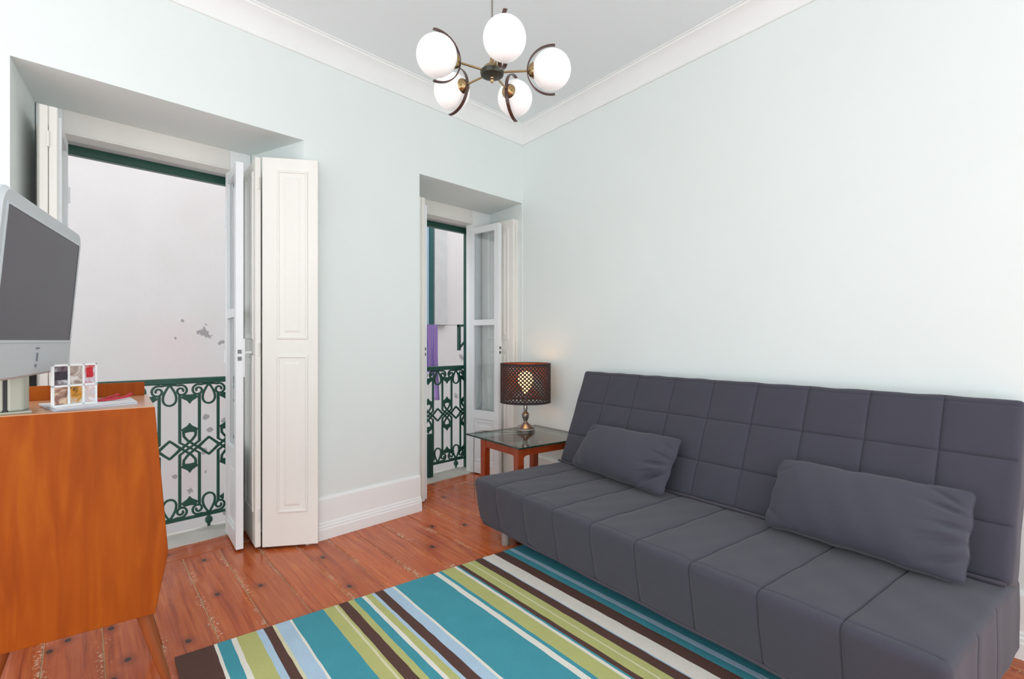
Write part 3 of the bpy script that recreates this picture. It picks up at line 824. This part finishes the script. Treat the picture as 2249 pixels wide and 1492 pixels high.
def apron(p0, p1, name='apron'):
    # rail with rounded inner corners where it meets the legs
    p0 = Vector((*p0, 0)); p1 = Vector((*p1, 0)); d = (p1-p0); L_ = d.length; d.normalize(); n = Vector((-d.y, d.x, 0)); r = 0.03
    prof_ = [(0, 0.489), (L_, 0.489), (L_, 0.425-r)] + [(L_-r+r*math.cos(t), 0.425-r+r*math.sin(t)) for t in [k*PI/12 for k in range(0, 7)]] + [(r-r*math.sin(t), 0.425-r+r*math.cos(t)) for t in [k*PI/12 for k in range(0, 7)]] + [(0, 0.425-r)]
    k = len(prof_); w_ = 0.017
    vs = [p0 + d*q[0] + n*w_ + Vector((0, 0, q[1])) for q in prof_] + [p0 + d*q[0] - n*w_ + Vector((0, 0, q[1])) for q in prof_]
    MB().add(vs, [tuple(range(k)), tuple(reversed(range(k, 2*k)))] + [(i, (i+1) % k, k+(i+1) % k, k+i) for i in range(k)]).build(name, M['tablewood'], tab)
for m in lm: apron((tl(ls[0], m)[0]+LW, tl(ls[0], m)[1]), (tl(ls[1], m)[0]-LW, tl(ls[1], m)[1]))
for s in ls: apron((tl(s, lm[0])[0], tl(s, lm[0])[1]+LW), (tl(s, lm[1])[0], tl(s, lm[1])[1]-LW))

lamp = empty('table_lamp', (2.962, 2.656, 0.5005)); tag(lamp, 'lit table lamp with dark perforated drum shade on turned nickel base', 'lamp')
MB().lathe([(0.074, 0.0), (0.076, 0.010), (0.070, 0.020), (0.072, 0.026), (0.052, 0.040), (0.026, 0.056), (0.018, 0.066)], 36).build('base', M['nickel'], lamp, smooth=True, angle=35)
MB().lathe([(0.018, 0.066), (0.014, 0.074), (0.026, 0.100), (0.030, 0.118), (0.030, 0.126), (0.022, 0.134), (0.024, 0.140), (0.012, 0.148), (0.018, 0.172), (0.014, 0.200), (0.009, 0.226), (0.009, 0.290)], 28).build('stem', M['nickel'], lamp, smooth=True, angle=35)
bo = MB().lathe([(0.010, 0.288), (0.016, 0.305), (0.042, 0.340), (0.058, 0.378), (0.060, 0.400), (0.050, 0.435), (0.028, 0.455), (0.004, 0.462)], 20).build('bulb', M['bulb'], lamp, smooth=True)
def shade():
    R_, z0, z1 = 0.195, 0.222, 0.520; nA = 40; nZ = 9
    mb = MB(); rim = 0.018; w_ = 0.48
    def P(a, z): return (R_*math.cos(a), R_*math.sin(a), z)
    dz = (z1-z0-2*rim)/nZ; da = 2*PI/nA
    for i in range(nA):
        for j in range(nZ):
            ca = (i+0.5)*da; cz = z0+rim+(j+0.5)*dz
            for sx, sz in ((1, 1), (-1, 1), (-1, -1), (1, -1)):
                q = [(1-w_, 0), (1, 0), (1, w_), (w_, 1), (0, 1), (0, 1-w_)]
                pp = [P(ca+sx*x*da/2, cz+sz*z*dz/2) for x, z in q]
                mb.add(pp, [(0, 1, 2), (0, 2, 3, 5), (3, 4, 5)] if sx*sz > 0 else [(2, 1, 0), (5, 3, 2, 0), (5, 4, 3)])
    mb_n = nA*1
    for a, b in ((z0, z0+rim), (z1-rim, z1)):
        nB = 2*nA; vs = [P(i*da/2, z) for z in (a, b) for i in range(nB)]
        mb.add(vs, [(i, (i+1) % nB, nB+(i+1) % nB, nB+i) for i in range(nB)])
    return mb
so = shade().build('shade', [M['shade'], M['shade_in']], lamp, smooth=True, angle=60)
sm_ = so.modifiers.new('thickness', 'SOLIDIFY'); sm_.thickness = 0.0025; sm_.offset = -1; sm_.material_offset = 1
MB().tube([(0.195*math.cos(k*PI/24), 0.195*math.sin(k*PI/24), 0.520) for k in range(48)], 0.003, 6, closed=True).build('rim', M['shade'], so)
MB().tube([(0.195*math.cos(k*PI/24), 0.195*math.sin(k*PI/24), 0.222) for k in range(48)], 0.003, 6, closed=True).build('rim', M['shade'], so)
sp = MB()
for k in range(3): sp.tube([(0.01*math.cos(k*2*PI/3), 0.01*math.sin(k*2*PI/3), 0.285), (0.193*math.cos(k*2*PI/3), 0.193*math.sin(k*2*PI/3), 0.30)], 0.0022, 6)
sp.build('spider', M['nickel'], lamp)
MB().tube([(-0.072, 0.02, 0.006), (-0.10, 0.075, 0.010), (-0.135, 0.125, 0.012), (-0.155, 0.145, 0.006), (-0.20, 0.16, 0.004), (-0.26, 0.22, 0.004), (-0.30, 0.245, 0.0), (-0.312, 0.25, -0.05), (-0.31, 0.255, -0.3), (-0.30, 0.255, -0.497)], 0.0028, 6).build('cord', M['cord'], lamp, smooth=True)
pl = bpy.data.lights.new('lamp_glow', 'POINT'); pl.energy = 0.16; pl.color = (1.0, 0.55, 0.22); pl.shadow_soft_size = 0.03
po = bpy.data.objects.new('lamp_glow', pl); COL.objects.link(po); po.parent = lamp; po.location = (0, 0, 0.485)

# ------------------------------------------------------------------ orange cabinet
CA = math.radians(-9.0)
cab = empty('cabinet', (0.409, 1.970, 0.0), CA); tag(cab, 'orange veneered cabinet with slanted front and tapered legs under the television', 'cabinet')
CB, CWD = -0.43, 0.465
prf = [(CB, 0.319), (0, 0.319), (0.036, 0.508), (0, 0.985), (CB, 0.985)]
def xz_prism(poly, y0, y1):
    n = len(poly); vs = [(p[0], y0, p[1]) for p in poly] + [(p[0], y1, p[1]) for p in poly]
    return MB().add(vs, [tuple(range(n)), tuple(reversed(range(n, 2*n)))] + [(i, (i+1) % n, n+(i+1) % n, n+i) for i in range(n)])
xz_prism(prf, 0, 0.018).build('side_panel', M['cabinet'], cab, bevel=0.0015)
xz_prism(prf, CWD-0.018, CWD).build('side_panel', M['cabinet'], cab, bevel=0.0015)
ins = [(CB+0.004, 0.323), (-0.006, 0.323), (0.026, 0.508), (-0.008, 0.970), (CB+0.004, 0.970)]
xz_prism(ins, 0.018, CWD-0.018).build('carcass', M['cabinet'], cab)
MB().box((CB, 0.002, 0.970), (-0.001, CWD-0.002, 0.9872)).build('top', M['cabtop'], cab, bevel=0.001)
MB().box((CB+0.06, CWD-0.02, 0.9872), (-0.012, CWD-0.004, 1.038)).build('back_rail', M['cabinet'], cab, bevel=0.0015)
for z0, z1, xa, xb in ((0.335, 0.50, 0.002, 0.030), (0.515, 0.73, 0.0305, 0.0145), (0.745, 0.962, 0.0135, -0.0025)):
    d = xz_prism([(xa-0.012, z0), (xa, z0), (xb, z1), (xb-0.012, z1)], 0.024, CWD-0.024).build('drawer', M['cabinet'], cab)
for x, y, sx, sy in ((-0.032, 0.040, 1, -0.3), (CB+0.075, 0.045, -1, -0.3), (-0.05, CWD-0.045, 1, 0.3), (CB+0.075, CWD-0.045, -1, 0.3)):
    MB().tube([(x+sx*0.085, y+sy*0.06, 0.0), (x, y, 0.326)], [0.010, 0.021], 14).build('leg', M['cableg'], cab, smooth=True)

# ------------------------------------------------------------------ television
TA = math.radians(71.9)
tv = empty('television', (0.131, 2.107, 0.9874), TA); tag(tv, 'silver grey flat television with dark screen on the orange cabinet', 'television')
TX, TZ0, TZ1 = 0.366, 0.105, 0.602
def rrect(x0, x1, z0, z1, r, rb=None, n=8):
    rb = r if rb is None else rb; out = []
    for cx_, cz_, a0, rr in ((x1-rb, z0+rb, -PI/2, rb), (x1-r, z1-r, 0, r), (x0+r, z1-r, PI/2, r), (x0+rb, z0+rb, PI, rb)):
        for k in range(n+1): out.append((cx_+rr*math.cos(a0+PI/2*k/n), cz_+rr*math.sin(a0+PI/2*k/n)))
    return out
LEAN = math.radians(4.6)
def lean(v):
    v = Vector(v); dz = v.z-0.10
    return Vector((v.x, v.y*math.cos(LEAN)-dz*math.sin(LEAN), 0.10+v.y*math.sin(LEAN)+dz*math.cos(LEAN)))
def tvring(pairs, name, mat, parent=tv, cap=True, smooth=True):
    vs = []; fs = []; n = len(pairs[0][0])
    for poly, y in pairs:
        for p in poly: vs.append(lean((p[0], y, p[1])))
    for i in range(len(pairs)-1):
        for k in range(n): fs.append((i*n+k, i*n+(k+1) % n, (i+1)*n+(k+1) % n, (i+1)*n+k))
    if cap: fs.append(tuple(range(n))); fs.append(tuple((len(pairs)-1)*n+k for k in reversed(range(n))))
    return MB().add(vs, fs).build(name, mat, parent, smooth=smooth, angle=30)
SXA, SZA, SZB = 0.330, 0.213, 0.556
def out(i): return rrect(-TX+i, TX-i, TZ0+i, TZ1-i, max(0.004, 0.055-i), max(0.004, 0.03-i))
scr = lambda i: rrect(-SXA+i, SXA-i, SZA+i, SZB-i, 0.003)
housing = tvring([(scr(0), 0.004), (scr(-0.001), -0.001), (out(0.008), -0.001), (out(0.0), 0.010), (out(0.0), 0.045), (out(0.02), 0.062), (out(0.10), 0.085)], 'housing', M['tvgrey'], cap=True)
tvring([(scr(0.001), -0.0035), (scr(-0.006), -0.0035), (scr(-0.006), 0.0)], 'screen_lip', M['tvlip'], cap=False)
tvring([(scr(0.0), -0.0025), (scr(0.0), 0.004)], 'screen', M['screen'])
def tvmark(name, x0, x1, z0, z1):
    vs = [lean(p) for p in ((x0, -0.0035, z0), (x1, -0.0035, z0), (x1, -0.0035, z1), (x0, -0.0035, z1), (x0, 0.0, z0), (x1, 0.0, z0), (x1, 0.0, z1), (x0, 0.0, z1))]
    return MB().add(vs, [(0, 1, 2, 3), (7, 6, 5, 4), (0, 4, 5, 1), (1, 5, 6, 2), (2, 6, 7, 3), (3, 7, 4, 0)]).build(name, M['mark'], housing)
tvmark('power_mark', 0.000, 0.008, 0.150, 0.176); tvmark('maker_mark', -0.010, 0.006, 0.187, 0.192); tvmark('maker_mark', 0.009, 0.018, 0.187, 0.192); tvmark('indicator', -0.006, 0.003, 0.132, 0.142)
# stand: two rounded half shells with a dark slot, on a thin foot
def stand_part(name, poly, z0, z1, mat, bev):
    vsx = []
    for p in poly:                                   # cabinet-top directions -> television frame
        vx = p[0]-0.131; vy = p[1]-2.107
        vsx.append((vx*math.cos(TA)+vy*math.sin(TA), -vx*math.sin(TA)+vy*math.cos(TA)))
    return MB().prism(vsx, z0, z1).build(name, mat, tv, bevel=bev, seg=2)
stand_part('stand_shell', [(0.0735, 2.062), (0.108, 2.072), (0.122, 2.10), (0.118, 2.16), (0.0735, 2.16)], 0.006, 0.113, M['standgrey'], 0.006)
stand_part('stand_shell', [(0.0645, 2.062), (0.0645, 2.16), (0.020, 2.16), (0.016, 2.10), (0.030, 2.072)], 0.006, 0.113, M['standgrey'], 0.006)
stand_part('stand_spine', [(0.0645, 2.068), (0.0735, 2.068), (0.0735, 2.155), (0.0645, 2.155)], 0.006, 0.116, M['black'], 0.0)
stand_part('stand_foot', [(0.0, 2.056), (0.125, 2.056), (0.125, 2.19), (0.0, 2.19)], 0.0, 0.006, M['standgrey'], 0.002)

# ------------------------------------------------------------------ things on the cabinet top
ZT = 0.9876
def booklet(label, quad, z0, z1, name='booklet'):
    cx_ = sum(p[0] for p in quad)/4; cy_ = sum(p[1] for p in quad)/4
    root = empty(name, (cx_, cy_, z0)); tag(root, label, 'booklet')
    q = [(p[0]-cx_, p[1]-cy_) for p in quad]
    MB().prism(q, 0.0008, z1-z0-0.0008).build('pages', M['paperedge'], root)
    big = [(p[0]*1.012, p[1]*1.012) for p in q]
    MB().prism(big, 0, 0.0008).build('cover', M['paper'], root); MB().prism(big, z1-z0-0.0008, z1-z0).build('cover', M['paper'], root)
    return root
booklet('white booklet lying underneath another on the orange cabinet', [(0.172, 2.035), (0.382, 2.076), (0.388, 2.235), (0.160, 2.235)], ZT, ZT+0.004)
bk1 = booklet('white booklet on top, carrying the little photo frame', [(0.176, 2.030), (0.381, 2.078), (0.392, 2.245), (0.152, 2.240)], ZT+0.004, ZT+0.009)
bt = ZT+0.009
def photo_mat(i, cols, sc):
    m, nt, N, L, b = nmat('photo_print_%d' % i)
    tc = N.new('ShaderNodeTexCoord'); nz = N.new('ShaderNodeTexNoise'); nz.inputs['Scale'].default_value = sc; nz.inputs['Detail'].default_value = 3; nz.inputs['Distortion'].default_value = 0.8
    L.new(tc.outputs['Object'], nz.inputs['Vector'])
    r = ramp(N, [(0.30 + 0.4*k/(len(cols)-1), c) for k, c in enumerate(cols)]); L.new(nz.outputs['Fac'], r.inputs[0])
    L.new(r.outputs[0], b.inputs['Base Color']); b.inputs['Roughness'].default_value = 0.3
    return m
fr = empty('photo_frame', (0.168, 2.066, bt), math.radians(31)); tag(fr, 'small white six-window photo frame standing on the booklets', 'photo frame')
FW, FH = 0.136, 0.130
fcols = [0.006, 0.048, 0.093, 0.130]; frows = [0.006, 0.064, 0.124]
bm_ = MB(); th = 0.007
for x in (0.0, 0.045, 0.089, 0.129): bm_.box((x, -0.003, 0), (x+th-0.001, 0.003, FH))
for z in (0.0, 0.060, FH-0.006): bm_.box((0.0, -0.003, z), (FW, 0.003, z+0.006))
bm_.build('frame', M['framewhite'], fr)
pal = [[(70, 66, 78), (92, 70, 78), (120, 112, 120), (196, 200, 205)], [(120, 112, 104), (168, 150, 140), (205, 198, 190), (226, 226, 222)], [(196, 44, 52), (206, 96, 96), (205, 196, 208), (220, 214, 222)],
       [(96, 72, 66), (150, 112, 100), (220, 196, 168), (176, 140, 124)], [(66, 60, 56), (206, 140, 44), (196, 184, 170), (232, 222, 218)], [(226, 214, 220), (232, 226, 230), (214, 190, 182), (200, 206, 216)]]
xs_ = ((0.0065, 0.0445), (0.0515, 0.0885), (0.0955, 0.1285)); k = 0
for zz in ((0.0665, 0.1235), (0.0065, 0.0595)):
    for xa, xb in xs_:
        MB().box((xa, -0.001, zz[0]), (xb, 0.002, zz[1])).build('photo', photo_mat(k, pal[k], 34), fr); k += 1
# little strip of darker sea/wall across some prints
MB().box((0.0065, -0.0016, 0.082), (0.0445, -0.001, 0.108)).build('photo', pm('dark_print_band', (62, 54, 66), 0.35, var=0.3, vscale=90), fr)
MB().box((0.101, -0.0016, 0.085), (0.122, -0.001, 0.117)).build('photo', pm('red_flower_print', (196, 40, 50), 0.35, var=0.3, vscale=90), fr)

kr = empty('key_ring', (0.318, 2.170, bt)); tag(kr, 'red strap with a small metal key ring on the white booklet', 'key ring')
MB().tube([(-0.045+0.012*math.cos(k*PI/10), 0.004, 0.0135+0.012*math.sin(k*PI/10)) for k in range(20)], 0.0016, 6, closed=True).build('ring', M['lock'], kr, smooth=True)
def strap(pts, wd):
    return MB().tube(pts, 0, flat=(wd, 0.006), up=(0, 0, 1))
strap([(-0.038, 0, 0.004), (-0.01, -0.004, 0.004), (0.02, 0.0, 0.006), (0.05, 0.012, 0.009), (0.068, 0.022, 0.018)], 0.012).build('strap', M['red'], kr)
strap([(-0.015, 0.012, 0.005), (0.005, 0.016, 0.010), (0.022, 0.024, 0.013), (0.034, 0.030, 0.018)], 0.011).build('strap', M['red'], kr)
MB().tube([(-0.040, 0, 0.005), (-0.030, 0.0, 0.005)], 0.004, 8).build('clasp', M['black'], kr)

# ------------------------------------------------------------------ chandelier
ch = empty('chandelier', (1.421, 1.452, 2.262)); tag(ch, 'five-globe chandelier with brass arms and curved dark wood hoops', 'chandelier')
MB().lathe([(0.004, 0.05), (0.004, ZC-2.262)], 10).build('rod', M['nickel'], ch, smooth=True)
MB().lathe([(0.055, ZC-2.262), (0.052, ZC-2.262-0.02), (0.012, ZC-2.262-0.05), (0.006, ZC-2.262-0.055)], 24).build('ceiling_cup', M['brass'], ch, smooth=True)
MB().lathe([(0.030, -0.016), (0.044, -0.012), (0.047, -0.004), (0.047, 0.004), (0.040, 0.010)], 32).build('hub', M['bronze'], ch, smooth=True, angle=30)
MB().lathe([(0.038, 0.010), (0.034, 0.020), (0.020, 0.032), (0.010, 0.038), (0.008, 0.055), (0.005, 0.060)], 24).build('hub_dome', M['brass'], ch, smooth=True)
MB().lathe([(0.004, -0.016), (0.007, -0.020), (0.005, -0.024), (0.009, -0.031), (0.006, -0.038), (0.001, -0.044)], 16).build('finial', M['brass'], ch, smooth=True)
R_G, R_A = 0.076, 0.235
def sphere_prof(r, n=16): return [(max(0.0005, r*math.sin(PI*k/n)), -r*math.cos(PI*k/n)) for k in range(n+1)]
first = None
cup_prof = [(0.0055, 0.0), (0.010, 0.004), (0.022, 0.010), (0.030, 0.022), (0.033, 0.036), (0.028, 0.036)]
ToX = Matrix.Rotation(PI/2, 4, 'Y')
for k in range(5):
    th_ = math.radians(13 + 72*k)
    a43 = math.radians(43.39)
    Fv = Vector((math.cos(a43), math.sin(a43), 0)); Rv = Vector((math.sin(a43), -math.cos(a43), 0))
    d = -Fv*math.cos(th_) + Rv*math.sin(th_)
    ang = math.atan2(d.y, d.x)
    if first is None:
        arm = MB().tube([(0.035, 0, 0.0), (0.143, 0, 0.0)], 0.0042, 10).build('arm', M['brass'], ch, smooth=True)
        arm.rotation_euler = (0, 0, ang)
        cup = MB().lathe(cup_prof, 24, Matrix.Translation((0.139, 0, 0)) @ ToX).build('cup', M['brass'], arm, smooth=True, angle=50)
        glb = MB().lathe(sphere_prof(R_G, 28), 40, Matrix.Translation((R_A, 0, 0)), cap=False).build('globe', M['opal'], arm, smooth=True, angle=90)
        hp = []
        for q in range(29):
            t = math.radians(-97 + 194*q/28)
            hp.append((R_A + 0.002 - 0.097*math.cos(t), 0, 0.097*math.sin(t)))
        hoop = MB().tube(hp, 0, flat=(0.004, 0.015), up=(0, 1, 0)).build('hoop', M['brown_arc'], arm, bevel=0.0008)
        first = (arm, [cup, glb, hoop])
    else:
        ar = link_copy(first[0], ch, rot=(0, 0, ang))
        for c in first[1]: link_copy(c, ar)
